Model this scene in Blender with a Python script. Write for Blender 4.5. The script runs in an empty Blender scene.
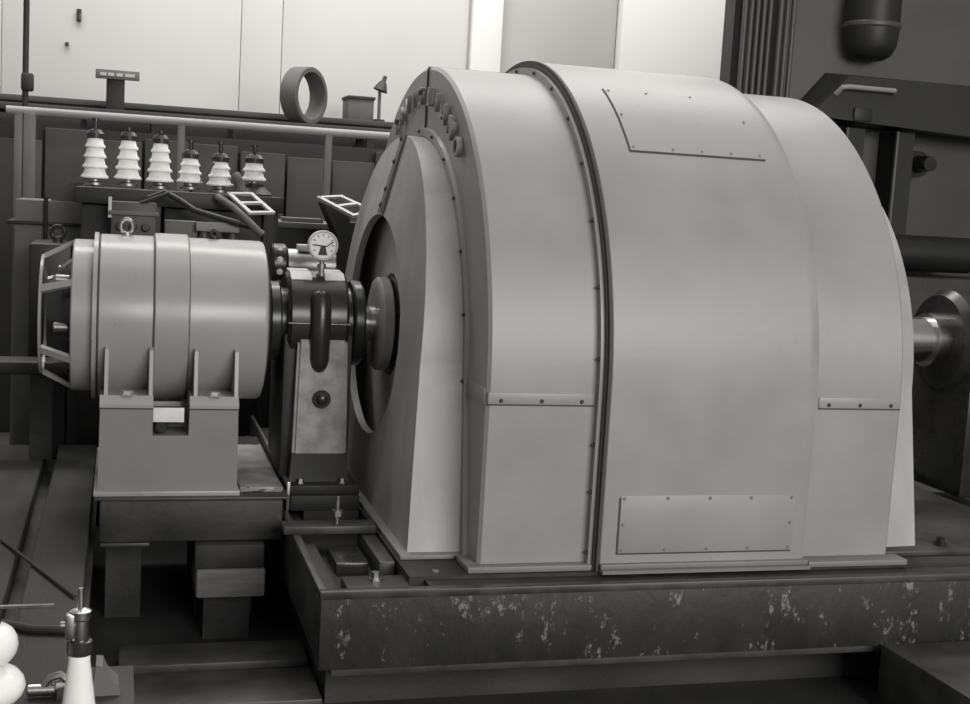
import bpy, bmesh, math, random
from mathutils import Vector, Matrix
random.seed(7)
S = bpy.context.scene
COL = S.collection
PI = math.pi

# ---------------------------------------------------------------- camera
cam_d = bpy.data.cameras.new('camera')
cam = bpy.data.objects.new('camera', cam_d)
COL.objects.link(cam)
PITCH, ROLL, YAW = 0.1172, 0.0576, 0.2805
cp, sp, cy, sy = math.cos(PITCH), math.sin(PITCH), math.cos(YAW), math.sin(YAW)
fw = Vector((sy*cp, cy*cp, -sp)); rt = Vector((cy, -sy, 0)); up = rt.cross(fw)
r2 = rt*math.cos(ROLL) + up*math.sin(ROLL); u2 = up*math.cos(ROLL) - rt*math.sin(ROLL)
cam.matrix_world = Matrix(((r2.x, u2.x, -fw.x, -1.225), (r2.y, u2.y, -fw.y, -5.396), (r2.z, u2.z, -fw.z, 1.284), (0, 0, 0, 1)))
cam_d.sensor_width = 36.0
cam_d.lens = 1281.7/970*36.0
cam_d.clip_start = 0.05
S.camera = cam

# ---------------------------------------------------------------- world, lights, exposure
W = bpy.data.worlds.new('hall_daylight'); S.world = W; W.use_nodes = True
W.node_tree.nodes['Background'].inputs[0].default_value = (1.0, 0.985, 0.97, 1)
W.node_tree.nodes['Background'].inputs[1].default_value = 0.27
def area(name, loc, target, sx, sz, power):
    l = bpy.data.lights.new(name, 'AREA'); l.shape = 'RECTANGLE'; l.size = sx; l.size_y = sz; l.energy = power
    l.color = (1.0, 0.98, 0.955)
    o = bpy.data.objects.new(name, l); COL.objects.link(o); o.location = loc
    o.rotation_euler = (Vector(target)-Vector(loc)).to_track_quat('-Z', 'Y').to_euler()
    return o
area('roof_light', (1.2, 0.2, 6.5), (1.2, 0.2, 0), 7.0, 3.0, 100)
area('roof_light_over_wall', (0.6, 3.6, 6.8), (0.6, 5.4, 1.5), 9.0, 2.0, 640)
area('hall_window', (3.0, -10.5, 3.6), (0.6, 0, 0.7), 7.0, 3.0, 820)
S.view_settings.view_transform = 'Standard'
S.view_settings.look = 'None'
S.view_settings.gamma = 1.0
S.view_settings.exposure = 0.0
S.view_settings.use_curve_mapping = False

# ---------------------------------------------------------------- materials
def mat(name, v, rough=0.5, metal=0.0, amp=0.0, scale=4.0, bump=0.0, bscale=60.0, spots=None, spec=0.5, stretch=(1, 1, 1)):
    """grey paint or metal; amp = mottling of the paint, spots = (value, scale, threshold) of chalky wear"""
    m = bpy.data.materials.new(name); m.use_nodes = True
    nt = m.node_tree; b = nt.nodes['Principled BSDF']
    col = (v, v*0.98, v*0.955, 1)
    b.inputs['Base Color'].default_value = col
    b.inputs['Roughness'].default_value = rough
    b.inputs['Metallic'].default_value = metal
    b.inputs['Specular IOR Level'].default_value = spec
    tc = nt.nodes.new('ShaderNodeTexCoord'); mp = nt.nodes.new('ShaderNodeMapping')
    mp.inputs['Scale'].default_value = stretch
    nt.links.new(tc.outputs['Object'], mp.inputs[0])
    last = None
    if amp:
        n = nt.nodes.new('ShaderNodeTexNoise'); n.inputs['Scale'].default_value = scale; n.inputs['Detail'].default_value = 6
        nt.links.new(mp.outputs[0], n.inputs['Vector'])
        r = nt.nodes.new('ShaderNodeValToRGB')
        r.color_ramp.elements[0].position = 0.3; r.color_ramp.elements[1].position = 0.7
        lo, hi = v*(1-amp), min(1, v*(1+amp))
        r.color_ramp.elements[0].color = (lo, lo*0.98, lo*0.955, 1); r.color_ramp.elements[1].color = (hi, hi*0.98, hi*0.955, 1)
        nt.links.new(n.outputs['Fac'], r.inputs[0]); last = r.outputs[0]
        rr = nt.nodes.new('ShaderNodeMapRange'); rr.inputs['To Min'].default_value = max(0.05, rough-0.08); rr.inputs['To Max'].default_value = min(1, rough+0.08)
        nt.links.new(n.outputs['Fac'], rr.inputs[0]); nt.links.new(rr.outputs[0], b.inputs['Roughness'])
    if spots:
        sv, ss, th = spots
        n2 = nt.nodes.new('ShaderNodeTexNoise'); n2.inputs['Scale'].default_value = ss; n2.inputs['Detail'].default_value = 8; n2.inputs['Roughness'].default_value = 0.7
        nt.links.new(mp.outputs[0], n2.inputs['Vector'])
        n3 = nt.nodes.new('ShaderNodeTexNoise'); n3.inputs['Scale'].default_value = ss*0.22; n3.inputs['Detail'].default_value = 2
        nt.links.new(mp.outputs[0], n3.inputs['Vector'])
        mu = nt.nodes.new('ShaderNodeMath'); mu.operation = 'MULTIPLY'
        nt.links.new(n2.outputs['Fac'], mu.inputs[0]); nt.links.new(n3.outputs['Fac'], mu.inputs[1])
        r2_ = nt.nodes.new('ShaderNodeMapRange'); r2_.inputs['From Min'].default_value = th; r2_.inputs['From Max'].default_value = th+0.06
        nt.links.new(mu.outputs[0], r2_.inputs[0])
        mx = nt.nodes.new('ShaderNodeMix'); mx.data_type = 'RGBA'
        nt.links.new(r2_.outputs[0], mx.inputs[0])
        if last: nt.links.new(last, mx.inputs[6])
        else: mx.inputs[6].default_value = col
        mx.inputs[7].default_value = (sv, sv*0.98, sv*0.955, 1)
        last = mx.outputs[2]
    if last: nt.links.new(last, b.inputs['Base Color'])
    if bump:
        nb = nt.nodes.new('ShaderNodeTexNoise'); nb.inputs['Scale'].default_value = bscale; nb.inputs['Detail'].default_value = 4
        nt.links.new(mp.outputs[0], nb.inputs['Vector'])
        bp = nt.nodes.new('ShaderNodeBump'); bp.inputs['Strength'].default_value = bump; bp.inputs['Distance'].default_value = 0.01
        nt.links.new(nb.outputs['Fac'], bp.inputs['Height']); nt.links.new(bp.outputs[0], b.inputs['Normal'])
    return m

M = dict(
    paint=mat('grey_machine_paint', 0.285, 0.42, amp=0.09, scale=3.2, bump=0.06, bscale=25),
    paint_trim=mat('grey_trim_paint', 0.27, 0.38, amp=0.08, scale=6),
    seam=mat('dark_seam', 0.05, 0.7),
    bell=mat('grey_bell_paint', 0.36, 0.45, amp=0.18, scale=6, bump=0.05, stretch=(1, 1, 0.35)),
    exciter=mat('exciter_paint', 0.31, 0.30, amp=0.06, scale=5, spots=(0.08, 26, 0.42)),
    pedestal=mat('pedestal_paint', 0.20, 0.5, amp=0.06, scale=6),
    iron=mat('black_glossy_iron', 0.022, 0.28, amp=0.3, scale=8),
    iron_dull=mat('black_dull_iron', 0.022, 0.6, amp=0.4, scale=6),
    filler=mat('worn_column_paint', 0.31, 0.55, amp=0.38, scale=13, bump=0.2, bscale=40),
    steel=mat('bright_steel', 0.62, 0.22, metal=1.0),
    steel_dull=mat('dull_steel', 0.35, 0.4, metal=1.0, amp=0.2, scale=20),
    chalk=mat('chalky_black_steel', 0.018, 0.55, amp=0.5, scale=5, bump=0.25, bscale=35, spots=(0.17, 70, 0.332), stretch=(1, 1, 0.6)),
    black=mat('black_steel', 0.028, 0.6, amp=0.5, scale=5, bump=0.2, bscale=30),
    black_edge=mat('rubbed_steel_edge', 0.045, 0.45, amp=0.4, scale=9),
    timber=mat('grey_timber', 0.15, 0.85, amp=0.4, scale=9, bump=0.4, bscale=30, stretch=(0.3, 2, 2)),
    plank=mat('dark_oily_deck_plate', 0.022, 0.7, amp=0.45, scale=5, bump=0.2, stretch=(2, 0.4, 1)),
    concrete=mat('pale_concrete', 0.30, 0.9, amp=0.4, scale=8, bump=0.4, bscale=35),
    floor=mat('dark_oily_floor', 0.035, 0.7, amp=0.5, scale=2, bump=0.2),
    porcelain=mat('white_glazed_porcelain', 0.92, 0.14),
    brown_glaze=mat('dark_cap', 0.03, 0.3),
    wall=mat('pale_wall_paint', 0.60, 0.9, amp=0.05, scale=0.8),
    wall_grey=mat('greyish_wall_panel', 0.46, 0.9, amp=0.05, scale=0.9),
    wall_white=mat('white_pilaster_paint', 0.82, 0.9, amp=0.02, scale=1.0),
    dado=mat('dark_bench_front', 0.05, 0.75, amp=0.35, scale=1.3),
    rail=mat('grey_rail_paint', 0.26, 0.5, amp=0.12, scale=3),
    post=mat('grey_post_paint', 0.13, 0.6, amp=0.15, scale=3),
    rubber=mat('dark_rubber', 0.10, 0.7, amp=0.15, scale=6),
    dial=mat('white_dial', 0.80, 0.35),
    label=mat('white_card', 0.72, 0.7, amp=0.1, scale=20),
    tank=mat('transformer_paint', 0.065, 0.55, amp=0.2, scale=2),
    tank_dark=mat('transformer_hood_paint', 0.014, 0.5, amp=0.2, scale=2),
    tube=mat('radiator_tube_paint', 0.065, 0.45, amp=0.1, scale=3),
    cable=mat('black_cable', 0.02, 0.5),
    cloth=mat('bundled_cable_tape', 0.12, 0.7, amp=0.3, scale=20),
    box_grey=mat('grey_box_paint', 0.12, 0.6, amp=0.2, scale=3),
    frame_white=mat('pale_frame_paint', 0.50, 0.5),
    glass=mat('inspection_glass', 0.05, 0.1),
    paper=mat('pale_print', 0.5, 0.8),
)

# ---------------------------------------------------------------- mesh helpers
def box(bm, x0, x1, y0, y1, z0, z1, bev=0.0):
    b = bmesh.new()
    bmesh.ops.create_cube(b, size=1)
    for v in b.verts:
        v.co = Vector(((x0+x1)/2+v.co.x*(x1-x0), (y0+y1)/2+v.co.y*(y1-y0), (z0+z1)/2+v.co.z*(z1-z0)))
    if bev:
        bmesh.ops.bevel(b, geom=list(b.edges), offset=bev, segments=2, affect='EDGES', profile=0.5)
    merge(bm, b); return bm
def merge(bm, b, mtx=None):
    if mtx is not None: bmesh.ops.transform(b, matrix=mtx, verts=b.verts)
    vm = {v: bm.verts.new(v.co) for v in b.verts}
    for f in b.faces:
        try: bm.faces.new([vm[v] for v in f.verts])
        except ValueError: pass
    b.free()
def lathe(bm, prof, axis='x', c=(0, 0, 0), n=64, closed=False):
    """prof = [(along, radius)]; revolved about an axis through c"""
    rings = []
    for a, r in prof:
        ring = []
        if r < 1e-6:
            ring = [bm.verts.new(place(axis, a, 0, 0, c))]
        else:
            for k in range(n):
                t = 2*PI*k/n
                ring.append(bm.verts.new(place(axis, a, r*math.cos(t), r*math.sin(t), c)))
        rings.append(ring)
    pairs = list(zip(rings[:-1], rings[1:]))
    if closed: pairs.append((rings[-1], rings[0]))
    for A, B in pairs:
        if len(A) == 1 and len(B) == 1: continue
        for k in range(n):
            k2 = (k+1) % n
            if len(A) == 1: bm.faces.new((A[0], B[k2], B[k]))
            elif len(B) == 1: bm.faces.new((A[k], A[k2], B[0]))
            else: bm.faces.new((A[k], A[k2], B[k2], B[k]))
    return bm
def place(axis, a, p, q, c):
    if axis == 'x': return Vector((c[0]+a, c[1]+p, c[2]+q))
    if axis == 'y': return Vector((c[0]+q, c[1]+a, c[2]+p))
    return Vector((c[0]+p, c[1]+q, c[2]+a))
def cyl(bm, axis, c, a0, a1, r, n=32, ch=0.0):
    if ch: pr = [(a0, 0), (a0, r-ch), (a0+ch, r), (a1-ch, r), (a1, r-ch), (a1, 0)]
    else: pr = [(a0, 0), (a0, r), (a1, r), (a1, 0)]
    return lathe(bm, pr, axis, c, n)
def tube(bm, pts, r, n=10):
    pts = [Vector(p) for p in pts]; rings = []
    for i, p in enumerate(pts):
        d = (pts[min(i+1, len(pts)-1)]-pts[max(i-1, 0)]).normalized()
        a = Vector((0, 0, 1)) if abs(d.z) < 0.9 else Vector((1, 0, 0))
        s = d.cross(a).normalized(); t = s.cross(d)
        rings.append([bm.verts.new(p+(s*math.cos(2*PI*k/n)+t*math.sin(2*PI*k/n))*r) for k in range(n)])
    for A, B in zip(rings[:-1], rings[1:]):
        for k in range(n): bm.faces.new((A[k], A[(k+1) % n], B[(k+1) % n], B[k]))
    bm.faces.new(rings[0][::-1]); bm.faces.new(rings[-1]); return bm
def prism(bm, poly, axis, a0, a1):
    """poly of (p, q) extruded along axis: x -> (y, z); y -> (x, z); z -> (x, y)"""
    def pt(a, p, q):
        return {'x': (a, p, q), 'y': (p, a, q), 'z': (p, q, a)}[axis]
    A = [bm.verts.new(pt(a0, *q)) for q in poly]; B = [bm.verts.new(pt(a1, *q)) for q in poly]
    n = len(poly)
    for k in range(n): bm.faces.new((A[k], A[(k+1) % n], B[(k+1) % n], B[k]))
    bm.faces.new(A[::-1]); bm.faces.new(B); return bm
def bridge(bm, loops, close=False, cyclic=False):
    V = [[bm.verts.new(p) for p in L] for L in loops]
    for A, B in zip(V[:-1], V[1:]):
        m = len(A)
        for k in range(m if close else m-1):
            bm.faces.new((A[k], A[(k+1) % m], B[(k+1) % m], B[k]))
    if cyclic:
        A, B = V[-1], V[0]; m = len(A)
        for k in range(m if close else m-1): bm.faces.new((A[k], A[(k+1) % m], B[(k+1) % m], B[k]))
    return V
def bolt_bm(r=0.012, h=0.012, axis='y', sgn=-1):
    bm = bmesh.new()
    lathe(bm, [(0, r*1.5), (sgn*h*0.25, r*1.5), (sgn*h*0.25, r), (sgn*h, r*0.9), (sgn*h, 0)], axis, n=6)
    return bm

def link(name, bm, m, parent=None, loc=(0, 0, 0), smooth=True, angle=35):
    bmesh.ops.recalc_face_normals(bm, faces=bm.faces)
    me = bpy.data.meshes.new(name); bm.to_mesh(me); bm.free()
    me.materials.append(M[m])
    if smooth:
        me.shade_smooth()
        try: me.set_sharp_from_angle(angle=math.radians(angle))
        except Exception: pass
    o = bpy.data.objects.new(name, me); COL.objects.link(o)
    o.location = loc
    if parent is not None: o.parent = parent
    return o
def thing(name, label, cat, loc=(0, 0, 0), group=None):
    o = bpy.data.objects.new(name, None); COL.objects.link(o); o.location = loc
    o.empty_display_size = 0.1
    o['label'] = label; o['category'] = cat
    if group: o['group'] = group
    return o
def part(root, name, bm, m, **kw):
    """mesh given in world coordinates; stored relative to its thing (or part)"""
    base = Vector(root.location)
    if root.parent: base = base + root.parent.location
    bmesh.ops.translate(bm, verts=bm.verts, vec=-base)
    return link(name, bm, m, root, **kw)
def tag(o, label, cat, group=None):
    o['label'] = label; o['category'] = cat
    if group: o['group'] = group
    return o
def single(name, bm, m, label, cat, origin, group=None, **kw):
    bmesh.ops.translate(bm, verts=bm.verts, vec=-Vector(origin))
    return tag(link(name, bm, m, None, loc=origin, **kw), label, cat, group)
def struct(name, bm, m, label=None, **kw):
    o = link(name, bm, m, None, **kw); o['kind'] = 'structure'
    if label: o['label'] = label
    return o
def child_copy(src, root, loc, rot=None):
    c = src.copy(); COL.objects.link(c); c.parent = root
    base = Vector(root.location)
    if root.parent: base = base + root.parent.location
    c.location = Vector(loc)-base
    if rot: c.rotation_euler = rot
    return c
def bolts(root, spots, name='bolt', r=0.012, h=0.012, axis='y', sgn=-1, m='seam'):
    first = None
    for q in spots:
        if first is None:
            first = link(name, bolt_bm(r, h, axis, sgn), m, root)
            base = Vector(root.location) + (root.parent.location if root.parent else Vector())
            first.location = Vector(q)-base
        else: child_copy(first, root, q)

# ---------------------------------------------------------------- the hall
FZ = -0.50
bm = bmesh.new(); box(bm, -9, 10, -9, 6.0, FZ-0.1, FZ)
struct('floor', bm, 'floor', 'dark oily floor of the machine hall')
bm = bmesh.new(); box(bm, -9, 10, 6.0, 6.3, FZ, 8)
wall = struct('wall_back', bm, 'wall', 'pale painted back wall of the hall')
for x0, x1 in ((-9, -2.2), (-2.2, -0.28), (-0.28, 0.07), (0.07, 1.72)):
    bm = bmesh.new(); box(bm, x0+0.0025, x1-0.0025, 5.97, 6.0, 1.2, 7.9, 0.004); link('wall_panel', bm, 'wall', wall)
bm = bmesh.new(); box(bm, 1.74, 2.02, 5.90, 6.0, 1.2, 7.9, 0.01); link('pilaster', bm, 'wall_white', wall)
bm = bmesh.new(); box(bm, 2.03, 3.13, 5.97, 6.0, 1.2, 7.9, 0.004); link('wall_panel', bm, 'wall_grey', wall)
bm = bmesh.new(); box(bm, 3.14, 4.6, 5.85, 6.0, 1.2, 7.9, 0.01); link('pilaster', bm, 'wall_white', wall)
bm = bmesh.new(); box(bm, 4.62, 9.9, 5.97, 6.0, 1.2, 7.9, 0.004); link('wall_panel', bm, 'wall_grey', wall)

# dark bench cabinet along the wall
t = thing('wall_bench', 'long dark bench cabinet running along the pale back wall', 'bench', (-1, 5.4, FZ))
bm = bmesh.new(); box(bm, -6, 4.2, 5.03, 5.96, FZ, 1.83); part(t, 'carcass', bm, 'dado')
bm = bmesh.new(); box(bm, -6, 4.2, 4.98, 5.96, 1.83, 1.875, 0.006); part(t, 'bench_top', bm, 'dado')
for k in range(9):
    bm = bmesh.new(); box(bm, -5.9+k*1.1, -4.84+k*1.1, 5.0, 5.03, -0.3, 1.74, 0.008); part(t, 'door', bm, 'dado')
bm = bmesh.new(); box(bm, -3.2, 1.6, 4.40, 4.97, 1.735, 1.785, 0.005)
for x in (-3.0, -1.0, 0.6, 1.5): box(bm, x-0.03, x+0.03, 4.45, 4.51, FZ, 1.74); box(bm, x-0.03, x+0.03, 4.88, 4.94, FZ, 1.74)
single('trestle_shelf', bm, 'dado', 'dark trestle shelf standing in front of the wall bench', 'shelf', (-1, 4.7, FZ))

# ---------------------------------------------------------------- GENERATOR
GH, R1, R2 = 0.628, 1.20, 1.256
X1, X2, X3, X4 = 0.0, 0.424, 1.256, 1.642
gen = thing('generator', 'huge grey sheet-metal generator housing with stepped barrel casing and bolted panels', 'generator', (0.82, 0, 0))
def arch(x, R, zb=0.0, n=72, nv=6, side=None):
    """half circle over straight sides, from the near foot over the top to the far foot"""
    s = side if side else R
    L = []
    for k in range(nv):
        f = k/nv; L.append(Vector((x, -(s+(R-s)*f), zb+(GH-zb)*f)))
    for k in range(n+1):
        a = -PI/2+PI*k/n; L.append(Vector((x, R*math.sin(a), GH+R*math.cos(a))))
    for k in range(nv-1, -1, -1):
        f = k/nv; L.append(Vector((x, s+(R-s)*f, zb+(GH-zb)*f)))
    return L
def cap(bm, ring): bm.faces.new(ring)
# front casing: ring-shaped end face with a deep recess behind the bell
bm = bmesh.new()
V = bridge(bm, [arch(0.07, 0.80), arch(0.0, 0.80), arch(0.0, R1-0.012), arch(0.012, R1), arch(0.03, R1), arch(X2, R1)])
bm.faces.new(V[0])
part(gen, 'front_casing', bm, 'paint', angle=40)
# centre casing
bm = bmesh.new()
V = bridge(bm, [arch(X2+0.008, R1-0.05), arch(X2+0.008, R2-0.006), arch(X2+0.014, R2), arch(X2+0.03, R2), arch(X3-0.05, R2), arch(X3-0.022, R2-0.002), arch(X3-0.006, R2-0.010), arch(X3+0.004, R1-0.05)])
bm.faces.new(V[0])
part(gen, 'centre_casing', bm, 'paint', angle=40)
# rear casing
bm = bmesh.new()
V = bridge(bm, [arch(X3-0.02, R1), arch(X4-0.012, R1), arch(X4, R1-0.012), arch(X4, 0.5)])
bm.faces.new(V[-1])
part(gen, 'rear_casing', bm, 'paint', angle=40)
# flange rim between front and centre casing
bm = bmesh.new()
bridge(bm, [arch(X2-0.024, R1-0.01), arch(X2-0.024, R1+0.030), arch(X2-0.010, R1+0.030), arch(X2-0.010, R1-0.01)])
rim = part(gen, 'joint_rim', bm, 'paint_trim', angle=40)
bm = bmesh.new()
bridge(bm, [arch(X2-0.010, R1-0.01), arch(X2-0.010, R2-0.012), arch(X2-0.003, R2-0.012), arch(X2-0.003, R2+0.004), arch(X2+0.008, R2+0.004), arch(X2+0.008, R1-0.01)])
part(gen, 'joint_gasket', bm, 'seam', angle=40)
bolts(rim, [(X2-0.024, -(R1+0.016)*math.sin(a), GH+(R1+0.016)*math.cos(a)) for a in [math.radians(d) for d in range(-84, 91, 12)]], r=0.006, h=0.008, axis='x', sgn=-1)
bolts(rim, [(X2-0.024, -(R1+0.016), z) for z in (0.06, 0.28, 0.45)], r=0.006, h=0.008, axis='x', sgn=-1)
# vertical seam on the front face
bm = bmesh.new(); box(bm, -0.006, 0.02, -0.058, -0.044, GH+0.945, GH+R1-0.006); part(gen, 'front_seam', bm, 'seam')
bm = bmesh.new(); box(bm, 0.01, X2-0.03, -0.006, 0.006, GH+R1-0.004, GH+R1+0.006); part(gen, 'top_seam', bm, 'seam')
# split line strips along the sides
for sx0, sx1 in ((0.004, X2-0.03), (X3+0.03, X4-0.008)):
    bm = bmesh.new(); box(bm, sx0, sx1, -R1-0.005, -R1+0.01, 0.590, 0.630, 0.001); s = part(gen, 'split_strip', bm, 'paint')
    bm = bmesh.new(); box(bm, sx0, sx1, -R1-0.004, -R1+0.01, 0.585, 0.5905); part(s, 'seam', bm, 'seam')
    w = sx1-sx0
    bolts(s, [(sx0+w*f, -R1-0.005, 0.602) for f in (0.12, 0.5, 0.88)], r=0.0055, h=0.006)
bm = bmesh.new(); box(bm, -0.006, 0.01, -R1+0.02, -0.95, 0.585, 0.640, 0.002); part(gen, 'face_strip', bm, 'paint_trim')
# foot strip all round
bm = bmesh.new(); box(bm, -0.045, X2-0.012, -R1-0.045, -R1+0.0, 0, 0.022, 0.004); box(bm, -0.045, 0.0, -R1+0.002, -1.08, 0, 0.021, 0.003); part(gen, 'foot_strip', bm, 'pedestal')
bm = bmesh.new(); box(bm, X2+0.01, X3+0.0, -R2-0.02, -R2+0.01, 0.012, 0.03, 0.003); box(bm, X2+0.01, X3, -R2-0.04, -R2+0.02, 0, 0.012); part(gen, 'foot_strip', bm, 'pedestal')
bm = bmesh.new(); box(bm, X3+0.004, X4+0.04, -R1-0.075, -R1+0.01, 0, 0.022, 0.004); part(gen, 'foot_strip', bm, 'pedestal')

# end bell: sloped front face with a round opening, closed at the sides
HS = 0.735            # shaft height
def crease(phi, rc=0.91, zb=0.0):
    """point of the bell's front edge in direction phi (0 = up, positive to the near side)"""
    d = Vector((0, -math.sin(phi), math.cos(phi))); o = Vector((0, 0, HS))
    best = None
    # march outwards to the arch
    lo, hi = 0.0, 2.0
    def inside(p):
        if p.z < zb: return False
        if p.z >= GH: return p.y*p.y+(p.z-GH)**2 < rc*rc
        return abs(p.y) < rc+0.01+(GH-p.z)/GH*0.10
    for _ in range(40):
        m_ = (lo+hi)/2
        if inside(o+d*m_): lo = m_
        else: hi = m_
    p = o+d*lo
    x = -0.080-0.132*(max(0.0, 1.54-p.z)/1.54)**0.6
    return Vector((x, p.y, p.z))
NP = 160
phis = [2*PI*k/NP for k in range(NP)]
corner = math.atan2(1.02, -HS)
phis = sorted(phis+[corner-1e-4, 2*PI-corner+1e-4])
front, hole, hole2, flg = [], [], [], []
for f in phis:
    c_ = crease(f); front.append(c_)
    hx = -0.172+0.016*math.sin(f)-0.02*(1-math.cos(f))/2
    hole.append(Vector((hx, -0.490*math.sin(f), HS+0.468*math.cos(f))))
    hole2.append(Vector((hx+0.03, -0.487*math.sin(f), HS+0.465*math.cos(f))))
    g = Vector((0.0, c_.y*1.012, HS+(c_.z-HS)*1.012 if c_.z > 0.01 else 0.0)); flg.append(g)
bm = bmesh.new(); bridge(bm, [flg, [Vector((-0.012+0*c.x, c.y*1.004, c.z)) for c in front], front, hole, hole2], close=True)
bell = part(gen, 'end_bell', bm, 'bell', angle=28)
bm = bmesh.new(); lathe(bm, [(-0.100, 0.215), (-0.105, 0.22), (-0.088, 0.72), (-0.078, 0.72), (-0.090, 0.215)], 'x', (0, 0, HS), 64, closed=True); part(gen, 'fill_disc', bm, 'wall_grey')  # added pale disc, catches light so the bell opening does not go black
bm = bmesh.new()
bridge(bm, [arch(0.0, 0.91, side=1.02), arch(-0.016, 0.915, side=1.03), arch(-0.016, 0.945, side=1.07), arch(0.0, 0.95, side=1.075)])
fl = part(gen, 'bell_flange', bm, 'paint_trim', angle=40)
bolts(fl, [(-0.016, -0.932*math.sin(a), GH+0.932*math.cos(a)) for a in [math.radians(d) for d in range(-75, 91, 15)]], r=0.006, h=0.008, axis='x')
# strap over the bell's upper joint
bm = bmesh.new()
a, b = crease(0), hole[0]
d = (b-a).normalized(); n_ = Vector((d.z, 0, -d.x)); n_ = n_ if n_.x < 0 else -n_
pts = [a-d*0.0, b-d*0.005]
vs = []
for q in pts:
    for y_, h_ in ((-0.072, 0.0), (-0.072, 0.012), (-0.006, 0.012), (-0.006, 0.0)): vs.append(bm.verts.new(q+n_*h_+Vector((0, y_, 0))))
for k in range(4): bm.faces.new((vs[k], vs[(k+1) % 4], vs[4+(k+1) % 4], vs[4+k]))
bm.faces.new(vs[:4][::-1]); bm.faces.new(vs[4:])
st = part(gen, 'joint_strap', bm, 'post')
bolts(st, [a+d*L+n_*0.012+Vector((0, -0.036, 0)) for L in (0.02, 0.12, 0.24, 0.31)], r=0.009, h=0.008, axis='x', m='seam')
# foot of the bell
bm = bmesh.new(); box(bm, -0.245, -0.01, -1.06, 1.06, 0, 0.016, 0.003); part(gen, 'bell_foot', bm, 'pedestal')

# rear bell
bm = bmesh.new()
V = bridge(bm, [arch(X4, 0.985, side=1.10), arch(X4+0.20, 0.965, side=1.09), arch(X4+0.215, 0.94, side=1.06), arch(X4+0.26, 0.45, side=0.5)])
bm.faces.new(V[-1]); part(gen, 'rear_bell', bm, 'bell', angle=40)
bm = bmesh.new(); box(bm, X4+0.02, X4+0.42, -1.16, -0.9, 0, 0.02, 0.003); rf = part(gen, 'rear_bell_foot', bm, 'black_edge')
bolts(rf, [(X4+0.32, -1.08, 0.02)], r=0.02, h=0.03, axis='z', sgn=1, m='iron')

# access panels on the centre casing
def bent_panel(x0, x1, a0, a1, R, t, n=14):
    bm = bmesh.new()
    L0 = []; L1 = []
    for k in range(n+1):
        a = math.radians(a0+(a1-a0)*k/n)
        L0.append((-R*math.sin(a), GH+R*math.cos(a))); L1.append((-(R+t)*math.sin(a), GH+(R+t)*math.cos(a)))
    prism(bm, L0+L1[::-1], 'x', x0, x1); return bm
ap = part(gen, 'access_panel', bent_panel(0.586, 1.14, 27.0, 46.0, R2-0.003, 0.007), 'paint')
part(ap, 'gap_shade', bent_panel(0.580, 1.14, 27.0, 46.35, R2-0.003, 0.0045), 'seam')  # dark sheet imitating the shaded gap along the panel's left and lower edges
bolts(ap, [(x, -(R2+0.004)*math.sin(math.radians(45.3)), GH+(R2+0.004)*math.cos(math.radians(45.3))) for x in (0.60, 0.76, 0.88, 1.0, 1.12)], r=0.0042, h=0.004, axis='y', m='pedestal')
bolts(ap, [(x, -(R2+0.004)*math.sin(math.radians(a)), GH+(R2+0.004)*math.cos(math.radians(a))) for x, a in ((0.60, 28), (0.60, 36.5), (0.76, 28), (0.95, 28), (1.12, 36))], r=0.0042, h=0.004, axis='z', sgn=1, m='pedestal')
bm = bmesh.new(); box(bm, 0.500, 1.19, -R2-0.004, -R2+0.005, 0.066, 0.276, 0.0015); lp = part(gen, 'access_panel', bm, 'paint')
bm = bmesh.new(); box(bm, 0.494, 1.188, -R2-0.0025, -R2+0.005, 0.0605, 0.268); part(lp, 'gap_shade', bm, 'seam')  # gap shade put in as a dark sheet, left and below the panel
bolts(lp, [(x, -R2-0.004, z) for z in (0.077, 0.265) for x in (0.512, 0.68, 0.845, 1.01, 1.175)]+[(0.512, -R2-0.004, 0.17), (1.175, -R2-0.004, 0.17)], r=0.0048, h=0.004, m='pedestal')

# raised maker's letters on the front face
def letter(ch, h):
    cu = bpy.data.curves.new('letter', 'FONT'); cu.body = ch; cu.size = h*1.4; cu.extrude = 0.010; cu.offset = 0.001
    cu.align_x = 'CENTER'; cu.resolution_u = 2
    tmp = bpy.data.objects.new('tmp', cu); COL.objects.link(tmp)
    dg = bpy.context.evaluated_depsgraph_get(); dg.update()
    me = bpy.data.meshes.new_from_object(tmp.evaluated_get(dg))
    bpy.data.objects.remove(tmp); bpy.data.curves.remove(cu)
    return me
word = 'SAVIGLIANO'
for k, ch in enumerate(word):
    a = math.radians((-26, -19.5, -13, -6.5, 0, 9, 16.5, 24, 31, 38)[k]); Rr = 1.045
    me = letter(ch, 0.075); me.name = 'letter'; me.materials.clear(); me.materials.append(M['paint'])
    o = bpy.data.objects.new('letter', me); COL.objects.link(o); o.parent = gen
    # text right = along the arc towards the near side, text up = outwards, normal = -X
    R = Matrix(((0, 0, -1), (-math.cos(a), -math.sin(a), 0), (-math.sin(a), math.cos(a), 0)))
    mw = R.to_4x4(); mw.translation = Vector((-0.016, -Rr*math.sin(a), GH+Rr*math.cos(a)))-gen.location
    o.matrix_local = mw

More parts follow.
